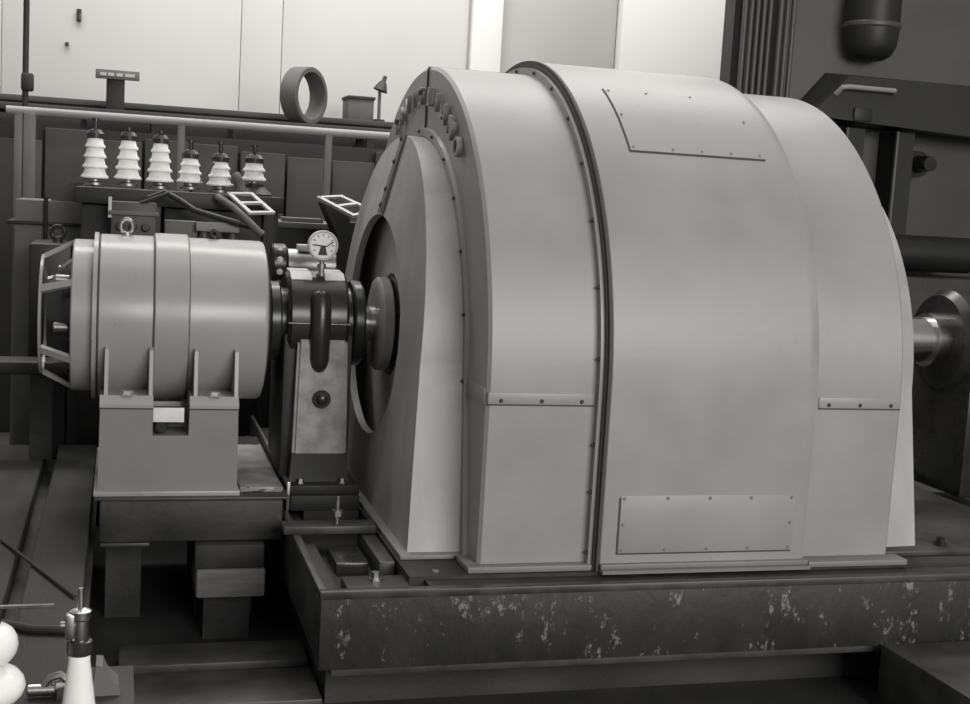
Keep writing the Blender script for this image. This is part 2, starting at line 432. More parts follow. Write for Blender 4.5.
# ---------------------------------------------------------------- SHAFT
sh = thing('rotor_shaft', 'bright machined rotor shaft with collars running through the bearing', 'shaft', (0, 0, HS))
bm = bmesh.new(); lathe(bm, [(-0.64, 0), (-0.64, 0.075), (0.35, 0.075), (0.35, 0)], 'x', (0, 0, HS), 48); part(sh, 'journal', bm, 'steel')
bm = bmesh.new(); lathe(bm, [(-0.178, 0.07), (-0.178, 0.165), (-0.170, 0.192), (-0.162, 0.200), (-0.126, 0.200), (-0.120, 0.194), (-0.120, 0.07)], 'x', (0, 0, HS), 64); part(sh, 'collar', bm, 'bell')
bm = bmesh.new(); lathe(bm, [(-0.112, 0.07), (-0.112, 0.195), (-0.104, 0.208), (-0.052, 0.208), (-0.044, 0.195), (-0.044, 0.07)], 'x', (0, 0, HS), 64); part(sh, 'clamp_ring', bm, 'iron')
bm = bmesh.new(); lathe(bm, [(-0.02, 0.07), (-0.02, 0.18), (0.02, 0.18), (0.02, 0.07)], 'x', (0, 0, HS), 64); part(sh, 'seal_ring', bm, 'iron')
bm = bmesh.new(); lathe(bm, [(X4+0.2, 0), (X4+0.2, 0.11), (2.55, 0.11), (2.55, 0.13), (2.75, 0.13), (2.75, 0.1), (3.3, 0.1), (3.3, 0)], 'x', (0, 0, HS), 48); part(sh, 'shaft_end', bm, 'steel')

# ---------------------------------------------------------------- BEARING PEDESTAL
bp = thing('bearing_pedestal', 'black cast-iron pedestal bearing with worn grey column and dial gauge on top', 'bearing', (-0.43, 0, 0))
HB = HS
def sect(prof, n=64): return lathe(bmesh.new(), prof, 'x', (0, 0, HB), n)
# lower and upper half shells split at the shaft line
def half(prof, top, n=40, gap=0.004):
    bm = bmesh.new(); loops = []
    for x, r in prof:
        L = []
        for k in range(n+1):
            a = PI*k/n; z = math.sin(a)*r
            L.append(Vector((x, -math.cos(a)*r, HB+0.012+((z+gap) if top else -(z+gap)))))
        loops.append(L)
    V = bridge(bm, loops)
    bm.faces.new(V[0]); bm.faces.new(V[-1])
    bm.faces.new([L[0] for L in V]+[L[-1] for L in V[::-1]])
    return bm
pf = [(-0.562, 0.13), (-0.562, 0.185), (-0.548, 0.20), (-0.325, 0.20), (-0.312, 0.185), (-0.312, 0.13)]
capo = part(bp, 'bearing_cap', half(pf, True), 'iron', angle=40)
part(bp, 'lower_housing', half(pf, False), 'iron', angle=40)
part(bp, 'seal_housing', sect([(-0.630, 0.10), (-0.630, 0.158), (-0.623, 0.166), (-0.590, 0.166), (-0.583, 0.158), (-0.583, 0.14), (-0.562, 0.14)]), 'iron')
part(bp, 'seal_housing', sect([(-0.312, 0.15), (-0.290, 0.15), (-0.286, 0.176), (-0.278, 0.182), (-0.248, 0.182), (-0.238, 0.172), (-0.238, 0.08)]), 'iron')
bm = bmesh.new(); box(bm, -0.563, -0.311, -0.2015, 0.2015, HB+0.0105, HB+0.0135); part(bp, 'split_line', bm, 'steel_dull')
# capsule-shaped oil well on the front
bm = bmesh.new(); L = []
for z, r in ((0.545, 0.004), (0.552, 0.020), (0.570, 0.033), (0.60, 0.040), (0.70, 0.042), (0.80, 0.042), (0.855, 0.040), (0.875, 0.030), (0.885, 0.004)):
    L.append([Vector((-0.433+r*math.cos(2*PI*k/24), -0.205+r*0.9*math.sin(2*PI*k/24)+(0.018 if z > 0.84 else 0), z)) for k in range(24)])
V = bridge(bm, L, close=True); bm.faces.new(V[0][::-1]); bm.faces.new(V[-1]); part(bp, 'oil_well', bm, 'iron', angle=60)
# column
bm = bmesh.new()
V = bridge(bm, [[Vector(q) for q in ((x0, y0, z), (x1, y0, z), (x1, y1, z), (x0, y1, z))] for z, x0, x1, y0, y1 in
    ((0.215, -0.532, -0.309, -0.2365, 0.2365), (0.66, -0.522, -0.316, -0.205, 0.205), (0.72, -0.522, -0.316, -0.16, 0.16))], close=True)
bm.faces.new(V[0][::-1]); bm.faces.new(V[-1])
bmesh.ops.bevel(bm, geom=[e for e in bm.edges if abs(e.verts[0].co.z-e.verts[1].co.z) > 0.03], offset=0.012, segments=2, affect='EDGES')
part(bp, 'column', bm, 'filler', angle=30)
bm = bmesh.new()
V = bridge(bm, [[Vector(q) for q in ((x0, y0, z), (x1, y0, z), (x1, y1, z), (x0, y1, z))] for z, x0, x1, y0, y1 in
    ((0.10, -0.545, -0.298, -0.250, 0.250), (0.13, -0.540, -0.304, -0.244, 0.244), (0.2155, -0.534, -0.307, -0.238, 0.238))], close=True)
bm.faces.new(V[0][::-1]); bm.faces.new(V[-1]); part(bp, 'column_lower', bm, 'iron_dull', angle=30)  # lower end of the column, darker than the paint above
bm = bmesh.new(); box(bm, -0.575, -0.522, -0.17, 0.17, 0.10, 0.70, 0.01); part(bp, 'side_web', bm, 'iron_dull')
bm = bmesh.new(); box(bm, -0.316, -0.296, -0.19, 0.19, 0.10, 0.70, 0.006); part(bp, 'side_web', bm, 'iron_dull')
bm = bmesh.new(); lathe(bm, [(-0.215, 0.037), (-0.232, 0.037), (-0.236, 0.034), (-0.236, 0.022), (-0.256, 0.020), (-0.260, 0.014), (-0.260, 0)], 'y', (-0.420, 0, 0.440), 28); part(bp, 'drain_plug', bm, 'iron')
# sole plate, front step and stud
bm = bmesh.new(); box(bm, -0.545, -0.262, -0.32, 0.9, 0.062, 0.10, 0.004); part(bp, 'sole_plate', bm, 'iron_dull')
for x in (-0.50, -0.33):
    bolts(bp, [(x, -0.275, 0.10)], name='anchor_bolt', r=0.013, h=0.02, axis='z', sgn=1, m='steel_dull')
# two pale inspection lids on the cap
for x0, x1 in ((-0.548, -0.462), (-0.408, -0.325)):
    bm = bmesh.new()
    poly = [(-0.112, HB+0.186), (-0.065, HB+0.212), (0.06, HB+0.220), (0.07, HB+0.19), (-0.06, HB+0.185), (-0.105, HB+0.172)]
    prism(bm, poly, 'x', x0, x1); part(bp, 'inspection_lid', bm, 'frame_white')
# dial gauge
GC = (-0.418, -0.08, 1.062)
bm = bmesh.new(); lathe(bm, [(0.045, 0), (0.045, 0.056), (0.035, 0.061), (-0.004, 0.063), (-0.010, 0.061), (-0.010, 0.055), (-0.003, 0.053)], 'y', GC, 40); ga = part(bp, 'dial_gauge', bm, 'frame_white')
bm = bmesh.new(); lathe(bm, [(-0.003, 0.054), (-0.003, 0)], 'y', GC, 40); part(ga, 'dial', bm, 'dial')
bm = bmesh.new()
for d_ in (-120, -90, -60, -30, 0, 30, 60, 90, 120):
    a = math.radians(d_); tube(bm, [(GC[0]+0.038*math.sin(a), GC[1]-0.004, GC[2]+0.038*math.cos(a)), (GC[0]+0.047*math.sin(a), GC[1]-0.004, GC[2]+0.047*math.cos(a))], 0.0018, 4)
part(ga, 'scale_mark', bm, 'seam')
bm = bmesh.new(); tube(bm, [(GC[0]-0.040, GC[1]-0.006, GC[2]+0.002), (GC[0]+0.012, GC[1]-0.006, GC[2]-0.004), (GC[0]+0.041, GC[1]-0.006, GC[2]+0.016)], 0.0025, 5); part(ga, 'needle', bm, 'seam')
bm = bmesh.new(); prism(bm, [(GC[0]-0.008, GC[2]), (GC[0]+0.008, GC[2]), (GC[0]+0.018, GC[2]-0.040), (GC[0]-0.020, GC[2]-0.040)], 'y', GC[1]-0.006, GC[1]-0.004); part(ga, 'dial_emblem', bm, 'seam')
bm = bmesh.new(); lathe(bm, [(0.90, 0.02), (0.945, 0.02), (0.945, 0.012), (0.965, 0.012), (0.965, 0.018), (0.985, 0.018), (0.985, 0.010), (1.005, 0.010)], 'z', (GC[0], GC[1]+0.02, 0), 14); part(ga, 'stem', bm, 'steel_dull')

# gear pump behind the bearing
pu = thing('oil_pump', 'small motor-driven oil pump with bright casing behind the bearing', 'pump', (-0.48, 0.33, 0.10))
bm = bmesh.new(); cyl(bm, 'x', (0, 0.33, 0.952), -0.52, -0.30, 0.072, 40, 0.006); part(pu, 'barrel', bm, 'steel_dull')
bm = bmesh.new(); cyl(bm, 'x', (0, 0.33, 0.952), -0.585, -0.52, 0.092, 40, 0.008); pfl = part(pu, 'bolted_flange', bm, 'iron')
bolts(pfl, [(-0.555, 0.33-0.092*math.cos(a)-0.002, 0.952+0.092*math.sin(a)) for a in (-0.9, -0.3, 0.3, 0.9)], r=0.010, h=0.012, m='steel_dull')
bm = bmesh.new(); box(bm, -0.47, -0.39, 0.28, 0.38, 1.015, 1.045, 0.006); part(pu, 'terminal_box', bm, 'frame_white')
bm = bmesh.new(); box(bm, -0.56, -0.33, 0.26, 0.40, 0.10, 0.89, 0.01); part(pu, 'stand', bm, 'iron_dull')

# ---------------------------------------------------------------- EXCITER
ex = thing('exciter', 'grey cylindrical exciter dynamo with raised centre band on twin-footed pedestal', 'dynamo', (-1.03, 0, 0.09))
def ring_part(name, prof, m, n=96, parent=ex, **kw): return part(parent, name, lathe(bmesh.new(), prof, 'x', (0, 0, HS), n), m, **kw)
RB = 0.330
ring_part('barrel', [(-1.30, 0.28), (-1.30, RB), (-0.672, RB), (-0.660, RB-0.006), (-0.652, RB-0.03), (-0.652, 0.10)], 'exciter', angle=30)
ring_part('centre_band', [(-1.094, RB-0.01), (-1.094, RB+0.010), (-1.090, RB+0.013), (-0.968, RB+0.013), (-0.964, RB+0.010), (-0.964, RB-0.01)], 'exciter', angle=30)
ring_part('band_edge', [(-1.0985, RB-0.01), (-1.0985, RB+0.005), (-1.094, RB+0.005)], 'seam')
ring_part('band_edge', [(-0.9600, RB-0.01), (-0.9600, RB+0.005), (-0.964, RB+0.005)], 'seam')
ring_part('end_rim', [(-1.325, RB-0.02), (-1.325, RB+0.006), (-1.309, RB+0.006), (-1.309, RB-0.02)], 'exciter')
ring_part('rim_joint', [(-1.309, RB-0.02), (-1.309, RB-0.003), (-1.30, RB-0.003)], 'seam')
ring_part('end_neck', [(-1.405, 0.27), (-1.405, 0.300), (-1.400, 0.305), (-1.325, 0.305), (-1.325, 0.27)], 'exciter')
# ventilated rear collar on the right
ring_part('rear_shield', [(-0.652, 0.27), (-0.648, 0.27), (-0.638, 0.24), (-0.638, 0.10)], 'iron_dull')
# open end cage
cage = []
bm = bmesh.new(); lathe(bm, [(-1.525, 0.222), (-1.525, 0.238), (-1.515, 0.240), (-1.513, 0.222)], 'x', (0, 0, HS), 64, closed=True); part(ex, 'cage_ring', bm, 'exciter')
first = None
for k in range(6):
    a = -2*PI*k/6
    bm = bmesh.new()
    e = lambda r, x, o: Vector((x, r*math.sin(a)+o*math.cos(a), HS+r*math.cos(a)-o*math.sin(a)))
    pr = [(0.285, -1.400), (0.303, -1.400), (0.240, -1.520), (0.222, -1.516)]
    A = [bm.verts.new(e(r, x, -0.015)) for r, x in pr]; B = [bm.verts.new(e(r, x, 0.015)) for r, x in pr]
    for q in range(4): bm.faces.new((A[q], A[(q+1) % 4], B[(q+1) % 4], B[q]))
    bm.faces.new(A[::-1]); bm.faces.new(B)
    part(ex, 'cage_strut', bm, 'exciter')
ring_part('commutator', [(-1.50, 0), (-1.50, 0.13), (-1.49, 0.14), (-1.45, 0.20), (-1.40, 0.235), (-1.33, 0.235)], 'iron')
for a in (0.75, 1.72, 2.6, -0.6, -1.4, -2.4):
    bm = bmesh.new(); c_ = Vector((-1.45, -0.205*math.sin(a), HS+0.205*math.cos(a))); cyl(bm, 'x', c_, -0.02, 0.05, 0.020, 14, 0.004); part(ex, 'brush_holder', bm, 'steel_dull')
for xe, rr_ in ((-1.203, 0.030), (-0.857, 0.016)):
    bm = bmesh.new(); n = 24
    loops = []
    for k in range(n):
        t_ = 2*PI*k/n
        loops.append([Vector((xe+(rr_+0.010*math.cos(s))*math.sin(t_)*0.75, 0.010*math.sin(s), HS+RB+0.002+rr_+(rr_+0.010*math.cos(s))*math.cos(t_))) for s in [2*PI*j/10 for j in range(10)]])
    bridge(bm, loops, close=True, cyclic=True); cyl(bm, 'z', (xe, 0, HS), RB-0.01, RB+0.010, 0.022, 16)
    part(ex, 'lifting_eye', bm, 'steel_dull' if rr_ > 0.02 else 'iron')
# pedestal: box with a notch between the two feet
ped = part(ex, 'pedestal', prism(bmesh.new(), [(-1.290, 0.10), (-0.765, 0.10), (-0.770, 0.425), (-0.955, 0.425), (-0.957, 0.318), (-1.092, 0.318), (-1.092, 0.425), (-1.287, 0.425)], 'y', -0.40, 0.40), 'pedestal', smooth=False)
bm = bmesh.new(); box(bm, -1.305, -0.755, -0.425, 0.425, 0.085, 0.105, 0.004); part(ex, 'pedestal_foot', bm, 'exciter')
for x0, x1 in ((-1.289, -1.092), (-0.955, -0.768)):
    fo = part(ex, 'foot', prism(bmesh.new(), [(-0.402, 0.425), (-0.402, 0.437), (-0.372, 0.468), (-0.05, 0.468), (-0.05, 0.425)], 'x', x0, x1), 'exciter', smooth=False)
    bm = bmesh.new(); box(bm, x0, x1, -0.401, -0.3, 0.419, 0.4255); part(fo, 'joint', bm, 'seam')
    for xx in (x0+0.022, x1-0.010):
        part(fo, 'rib', prism(bmesh.new(), [(-0.372, 0.466), (-0.345, 0.64), (-0.30, 0.66), (-0.17, 0.47)], 'x', xx-0.007, xx+0.007), 'exciter', smooth=False)
    bolts(fo, [((x0+x1)/2, -0.352, 0.468)], r=0.024, h=0.016, axis='z', sgn=1, m='exciter')
bm = bmesh.new(); box(bm, -1.086, -0.962, -0.330, -0.322, 0.34, 0.42); part(ex, 'back_plate', bm, 'iron_dull')
bm = bmesh.new(); box(bm, -1.091, -0.975, -0.385, -0.379, 0.368, 0.424, 0.001); part(ex, 'name_card', bm, 'label')
bm = bmesh.new(); cyl(bm, 'y', (-1.06, 0, 0.347), -0.38, -0.33, 0.024, 20, 0.004); part(ex, 'terminal_gland', bm, 'iron')

# ---------------------------------------------------------------- BASES
bf = thing('bed_frame', 'heavy black steel bed frame with chalky scuffs carrying the generator', 'bed frame', (0.8, 0, FZ))
bm = bmesh.new(); box(bm, -0.575, 4.0, -1.392, -1.28, -0.268, -0.028, 0.003); part(bf, 'front_beam', bm, 'chalk')
bm = bmesh.new(); box(bm, -0.580, 4.0, -1.400, -1.362, -0.028, 0.0, 0.005); part(bf, 'top_flange', bm, 'black_edge')
bm = bmesh.new(); box(bm, -0.20, 4.0, -1.362, -1.22, -0.05, -0.012); part(bf, 'kerb_plate', bm, 'black')
bm = bmesh.new(); box(bm, -0.53, 4.0, -1.37, -1.22, -0.30, -0.269, 0.005); part(bf, 'bottom_flange', bm, 'black_edge')
bm = bmesh.new(); box(bm, -0.575, -0.50, -1.28, 1.28, -0.255, -0.028, 0.004); part(bf, 'side_beam', bm, 'black')
bm = bmesh.new(); box(bm, -0.580, -0.550, -1.36, 1.28, -0.028, 0.0, 0.005); part(bf, 'side_flange', bm, 'black_edge')
bm = bmesh.new(); box(bm, -0.5, 4.0, 1.20, 1.28, -0.255, -0.1); part(bf, 'back_beam', bm, 'black')
bm = bmesh.new(); box(bm, -0.50, 4.0, -1.28, 1.28, -0.10, -0.075); part(bf, 'web_plate', bm, 'black')
bm = bmesh.new(); box(bm, -0.255, 2.6, -1.26, 1.26, -0.075, -0.0005); part(bf, 'generator_seat', bm, 'black')
bm = bmesh.new(); box(bm, -0.47, -0.05, -1.33, -1.14, -0.075, -0.028, 0.006); part(bf, 'seat_plate', bm, 'black_edge')
bm = bmesh.new(); box(bm, -0.32, -0.262, -1.06, -0.62, -0.075, -0.004, 0.006); part(bf, 'seat_plate', bm, 'black_edge')
bm = bmesh.new(); box(bm, -0.46, -0.34, -0.98, -0.76, -0.075, -0.03, 0.006); part(bf, 'packing_plate', bm, 'iron')
bolts(bf, [(-0.36, -1.2, -0.028), (-0.15, -1.2, -0.028)], name='holding_bolt', r=0.016, h=0.03, axis='z', sgn=1, m='steel_dull')
bm = bmesh.new(); box(bm, -0.5, 3.9, -1.1, 1.2, FZ, -0.27); part(bf, 'plinth', bm, 'floor')
# cross bar with stud
cb = thing('cross_bar', 'flat steel bar with a threaded stud lying across the bed frame', 'bar', (-0.41, -0.66, -0.0))
bm = bmesh.new(); box(bm, -0.615, -0.262, -0.70, -0.60, 0.0, 0.030, 0.004); part(cb, 'flat_bar', bm, 'black_edge')
bm = bmesh.new(); cyl(bm, 'z', (-0.408, -0.655, 0), 0.028, 0.135, 0.009, 12); part(cb, 'stud', bm, 'steel_dull')
bm = bmesh.new(); cyl(bm, 'z', (-0.408, -0.655, 0), 0.060, 0.082, 0.022, 6); part(cb, 'nut', bm, 'steel_dull')
# pedestal substructure under the bearing
bm = bmesh.new(); box(bm, -0.49, -0.265, -0.34, 1.15, -0.075, 0.0); box(bm, -0.545, -0.265, -0.34, 1.15, 0.0, 0.062, 0.004)
bs = single('bearing_block', bm, 'iron_dull', 'black packing block under the pedestal bearing sole plate', 'block', (-0.4, 0, -0.075))
# angle iron running back beside the bearing
bm = bmesh.new(); box(bm, -0.561, -0.547, -0.33, 1.20, 0.0, 0.118, 0.002)
single('angle_rail', bm, 'steel_dull', 'long angle-iron rail running back beside the pedestal bearing', 'rail', (-0.6, 0.5, 0.0))
# exciter bed
eb = thing('exciter_bed', 'black timber-and-steel bed under the exciter pedestal', 'bed', (-0.93, 0, FZ))
bm = bmesh.new(); box(bm, -1.28, -0.59, -0.46, 0.8, -0.085, 0.075, 0.008); part(eb, 'bed_beam', bm, 'black')
bm = bmesh.new(); box(bm, -1.30, -0.566, -0.45, 0.8, 0.075, 0.085, 0.002); part(eb, 'shim', bm, 'black_edge')
for x0, x1 in ((-1.275, -1.095),):
    bm = bmesh.new(); box(bm, x0, x1, -0.47, -0.40, -0.098, -0.086, 0.002); part(eb, 'bracket', bm, 'black_edge')
    bm = bmesh.new(); box(bm, x0+0.02, x1-0.02, -0.10, 0.6, FZ, -0.087); part(eb, 'leg', bm, 'black')
bm = bmesh.new(); box(bm, -0.90, -0.66, -0.10, 0.5, FZ, -0.087); part(eb, 'leg', bm, 'black')
bm = bmesh.new(); box(bm, -0.918, -0.655, -0.52, -0.20, -0.295, -0.185, 0.010)
bm2 = bm
tb = thing('timber_block', 'pale grey timber block wedged below the exciter bed', 'block', (-0.79, -0.46, FZ))
part(tb, 'block', bm2, 'timber')
bm = bmesh.new(); box(bm, -0.925, -0.66, -0.505, -0.20, -0.184, -0.089, 0.008); part(tb, 'top_packing', bm, 'plank')
bm = bmesh.new(); box(bm, -0.88, -0.70, -0.40, -0.22, FZ, -0.297); part(tb, 'bottom_packing', bm, 'black')
# rough concrete grout block right of the exciter pedestal
bm = bmesh.new(); box(bm, -0.750, -0.580, -0.36, 0.52, 0.087, 0.102, 0.004)
bmesh.ops.subdivide_edges(bm, edges=list(bm.edges), cuts=4, use_grid_fill=True)
for v in bm.verts: v.co += Vector((random.uniform(-.002, .002), random.uniform(-.002, .002), random.uniform(-.003, .003)))
single('grout_block', bm, 'concrete', 'rough pale concrete slab between exciter pedestal and bearing', 'slab', (-0.68, 0.1, 0.086))

# low girders on the floor in front
for k, (y0, y1, z1) in enumerate(((-0.82, -0.60, -0.44), (-1.18, -0.87, -0.45))):
    bm = bmesh.new(); box(bm, -1.20, -0.52, y0, y1, FZ, z1, 0.008)
    single('steel_girder', bm, 'black_edge', 'flat dark girder lying on the floor below the %s' % ('timber block, the nearer to it' if k == 0 else 'timber block, the further from it'), 'girder', (-0.9, (y0+y1)/2, FZ), 'girders on the floor')

bm = bmesh.new(); box(bm, 1.50, 4.0, -2.6, -1.42, FZ, -0.25, 0.01)
single('machine_slab', bm, 'black_edge', 'dark raised slab in front of the bed frame below the generator rear bell', 'slab', (2.7, -2.0, FZ))

# ---------------------------------------------------------------- deck at the left
deck = struct('floor_deck', box(bmesh.new(), -3.4, -1.30, -3.2, 1.25, -0.18, -0.125), 'black', 'dark raised deck beside the exciter')
for x0, x1 in ((-1.50, -1.318), (-1.80, -1.555), (-2.05, -1.815), (-2.3, -2.065), (-2.55, -2.315), (-2.8, -2.565), (-3.05, -2.815), (-3.3, -3.065)):
    bm = bmesh.new(); box(bm, x0, x1, -3.2, 1.25, -0.125, -0.05, 0.006); link('plank', bm, 'plank', deck)
for x in (-3.3, -2.4, -1.45):
    for y in (-3.0, -1.0, 1.1):
        bm = bmesh.new(); box(bm, x-0.05, x+0.05, y-0.05, y+0.05, FZ, -0.18); link('deck_post', bm, 'black', deck)
# a cable lying on the deck
bm = bmesh.new(); tube(bm, [(-1.62, -0.55, -0.04), (-1.50, -0.85, -0.04), (-1.42, -1.05, -0.04), (-1.34, -1.25, -0.04)], 0.006)
single('deck_cable', bm, 'cable', 'black cable lying aslant on the raised deck planks', 'cable', (-1.48, -0.9, -0.05))
bm = bmesh.new(); tube(bm, [(-1.75, -1.35, -0.036), (-1.60, -1.46, -0.036), (-1.45, -1.56, -0.036), (-1.35, -1.58, -0.036)], 0.013)
single('deck_cable', bm, 'cable', 'thick black cable curving across the deck beside the foreground insulator', 'cable', (-1.5, -1.5, -0.05))
bm = bmesh.new(); box(bm, -2.0, -1.40, -1.32, -1.305, -0.05, -0.042)
single('steel_strip', bm, 'steel_dull', 'thin bright steel strip lying across the deck planks', 'strip', (-1.7, -1.31, -0.05))

# ---------------------------------------------------------------- foreground insulators
def shed_prof(z0, sheds, r0, r1, body, hgt):
    """stack of flaring porcelain sheds from z0 up"""
    pr = [(z0, 0), (z0, body*0.8)]
    for k in range(sheds):
        f = k/max(1, sheds-1) if sheds > 1 else 0
        r = r0+(r1-r0)*f; zb = z0+hgt*k/sheds; zt = z0+hgt*(k+1)/sheds
        pr += [(zb+0.002, r*0.96), (zb+0.006, r), (zb+0.012, r*0.985), (zb+(zt-zb)*0.5, r*0.80), (zt-0.001, r*0.72)]
    pr += [(z0+hgt, r1*0.55), (z0+hgt, 0)]
    return pr
fi = thing('post_insulator', 'slim white porcelain insulator with metal clamp cap standing on the deck', 'insulator', (-1.300, -2.2, -0.05))
bm = bmesh.new(); lathe(bm, [(-0.05, 0), (-0.05, 0.045), (-0.02, 0.041), (0.100, 0.026), (0.118, 0.026), (0.128, 0.020), (0.128, 0)], 'z', (-1.300, -2.2, 0), 32); part(fi, 'porcelain', bm, 'porcelain')
bm = bmesh.new(); lathe(bm, [(0.118, 0.0), (0.118, 0.029), (0.128, 0.031), (0.152, 0.030), (0.156, 0.022), (0.156, 0)], 'z', (-1.300, -2.2, 0), 28); part(fi, 'cap', bm, 'brown_glaze')
bm = bmesh.new(); lathe(bm, [(0.155, 0.0), (0.155, 0.022), (0.160, 0.024), (0.205, 0.022), (0.21, 0.027), (0.228, 0.027), (0.232, 0.020), (0.236, 0.010), (0.285, 0.006), (0.285, 0)], 'z', (-1.300, -2.2, 0), 24); cl = part(fi, 'clamp', bm, 'steel')
bm = bmesh.new(); box(bm, -1.335, -1.312, -2.225, -2.195, 0.160, 0.225, 0.006); cyl(bm, 'x', (0, -2.21, 0.195), -1.345, -1.30, 0.010, 12); part(cl, 'clamp_screw', bm, 'steel_dull')
bi = thing('post_insulator', 'stout white porcelain insulator with broad round sheds at the deck', 'insulator', (-1.515, -2.2, -0.05))
bm = bmesh.new()
pr = [(-0.05, 0), (-0.05, 0.05)]
for zc, rr_ in ((0.045, 0.098), (0.150, 0.080)):
    for k in range(9):
        a = -PI/2+PI*k/8; pr.append((zc+0.047*math.sin(a), 0.040+(rr_-0.040)*max(0, math.cos(a))))
pr += [(0.205, 0.035), (0.205, 0)]
lathe(bm, pr, 'z', (-1.522, -2.2, 0), 40); part(bi, 'porcelain', bm, 'porcelain')
bm = bmesh.new(); cyl(bm, 'z', (-1.515, -2.2, 0), 0.20, 0.235, 0.032, 20, 0.004); part(bi, 'cap', bm, 'brown_glaze')
# small clamp fittings by the insulators
cf = thing('cable_clamp', 'small bright metal cable clamp lying between the foreground insulators', 'clamp', (-1.365, -2.05, -0.05))
bm = bmesh.new(); tube(bm, [(-1.395, -2.05, -0.030), (-1.375, -2.05, 0.0), (-1.350, -2.05, 0.008), (-1.335, -2.05, -0.005)], 0.012, 10); part(cf, 'clamp_arm', bm, 'steel_dull')
bm = bmesh.new(); cyl(bm, 'x', (0, -2.05, -0.030), -1.43, -1.36, 0.016, 14, 0.003); part(cf, 'bolt_body', bm, 'steel')
bm = bmesh.new(); cyl(bm, 'z', (-1.345, -2.05, 0), -0.05, -0.02, 0.022, 6); part(cf, 'nut', bm, 'steel_dull')
bm = bmesh.new(); prism(bm, [(-1.272, -0.05), (-1.20, -0.05), (-1.205, -0.025), (-1.222, -0.01), (-1.235, 0.005), (-1.245, 0.03), (-1.262, 0.032)], 'y', -2.06, -1.98)
single('iron_bracket', bm, 'post', 'small grey iron bracket beside the slim foreground insulator', 'bracket', (-1.22, -2.02, -0.05))
bm = bmesh.new(); box(bm, -1.30, -1.165, -2.3, -1.85, -0.18, -0.05); link('deck_edge_plate', bm, 'black', deck)

# ---------------------------------------------------------------- switchgear behind the exciter
sg = thing('switchgear', 'dark oil switch frame with boxes and terminal rails behind the exciter', 'switchgear', (-0.95, 1.6, FZ))
bm = bmesh.new(); box(bm, -1.45, -0.42, 1.30, 1.95, 1.16, 1.24, 0.006); part(sg, 'top_frame', bm, 'tank_dark')
bm = bmesh.new(); box(bm, -1.42, -1.06, 1.35, 1.9, FZ, 1.16, 0.01); part(sg, 'oil_tank', bm, 'tank_dark')
bm = bmesh.new(); box(bm, -1.02, -0.44, 1.35, 1.9, FZ, 1.16, 0.01); part(sg, 'oil_tank', bm, 'tank_dark')
bm = bmesh.new(); box(bm, -1.275, -1.06, 1.12, 1.34, 0.96, 1.18, 0.008); tbx = part(sg, 'terminal_box', bm, 'tank')
bm = bmesh.new(); box(bm, -1.285, -1.05, 1.105, 1.30, 1.115, 1.135, 0.003); part(tbx, 'lid', bm, 'box_grey')
for k in range(3):
    bm = bmesh.new(); cyl(bm, 'y', (-1.23+0.06*k, 0, 1.06), 1.095, 1.13, 0.020, 14, 0.004); part(tbx, 'gland', bm, 'iron')
bm = bmesh.new(); box(bm, -1.288, -1.272, 1.12, 1.15, 1.10, 1.20); part(sg, 'bracket_arm', bm, 'frame_white')
bm = bmesh.new(); box(bm, -1.02, -0.86, 1.15, 1.34, 0.90, 1.10, 0.008); part(sg, 'relay_box', bm, 'box_grey')
bm = bmesh.new(); box(bm, -0.87, -0.66, 1.10, 1.16, 1.055, 1.10, 0.004); tr_ = part(sg, 'terminal_rail', bm, 'rail')
for k in range(3):
    bm = bmesh.new(); lathe(bm, [(0.985, 0), (0.985, 0.02), (1.0, 0.026), (1.03, 0.026), (1.055, 0.018), (1.055, 0)], 'z', (-0.83+0.07*k, 1.13, 0), 14); part(tr_, 'terminal_insulator', bm, 'tube')
bm = bmesh.new(); box(bm, -0.52, -0.47, 1.305, 1.34, FZ, 1.16); part(sg, 'upright', bm, 'tank_dark')
# tapes and cables
for pts, r, m_, lab in ((((-1.10, 1.2, 1.20), (-1.02, 1.18, 1.235), (-0.95, 1.15, 1.20), (-0.88, 1.12, 1.155), (-0.74, 1.08, 1.12), (-0.60, 1.05, 1.09), (-0.55, 1.05, 1.06)), 0.016, 'cable', 'thick black cable sagging below the short insulators'),
    (((-1.22, 1.15, 1.15), (-1.14, 1.13, 1.175), (-1.08, 1.12, 1.20), (-1.0, 1.12, 1.235)), 0.010, 'cable', 'thin black cable rising from the terminal box lid'),
    (((-0.76, 1.25, 1.225), (-0.69, 1.12, 1.18), (-0.62, 1.05, 1.115), (-0.555, 1.02, 1.05)), 0.018, 'cloth', 'taped grey cable bundle dropping beside the pale angle frame'),
    (((-0.83, 1.45, 1.30), (-0.80, 1.44, 1.36), (-0.775, 1.43, 1.40)), 0.010, 'cloth', 'pale braided lead leaning between the two short insulators'),
    (((-0.665, 1.40, 1.345), (-0.645, 1.38, 1.31), (-0.635, 1.37, 1.24)), 0.026, 'cloth', 'pale taped cable tail beside the smallest insulator')):
    bm = bmesh.new(); tube(bm, pts, r, 10); single('cable', bm, m_, lab, 'cable', pts[0])
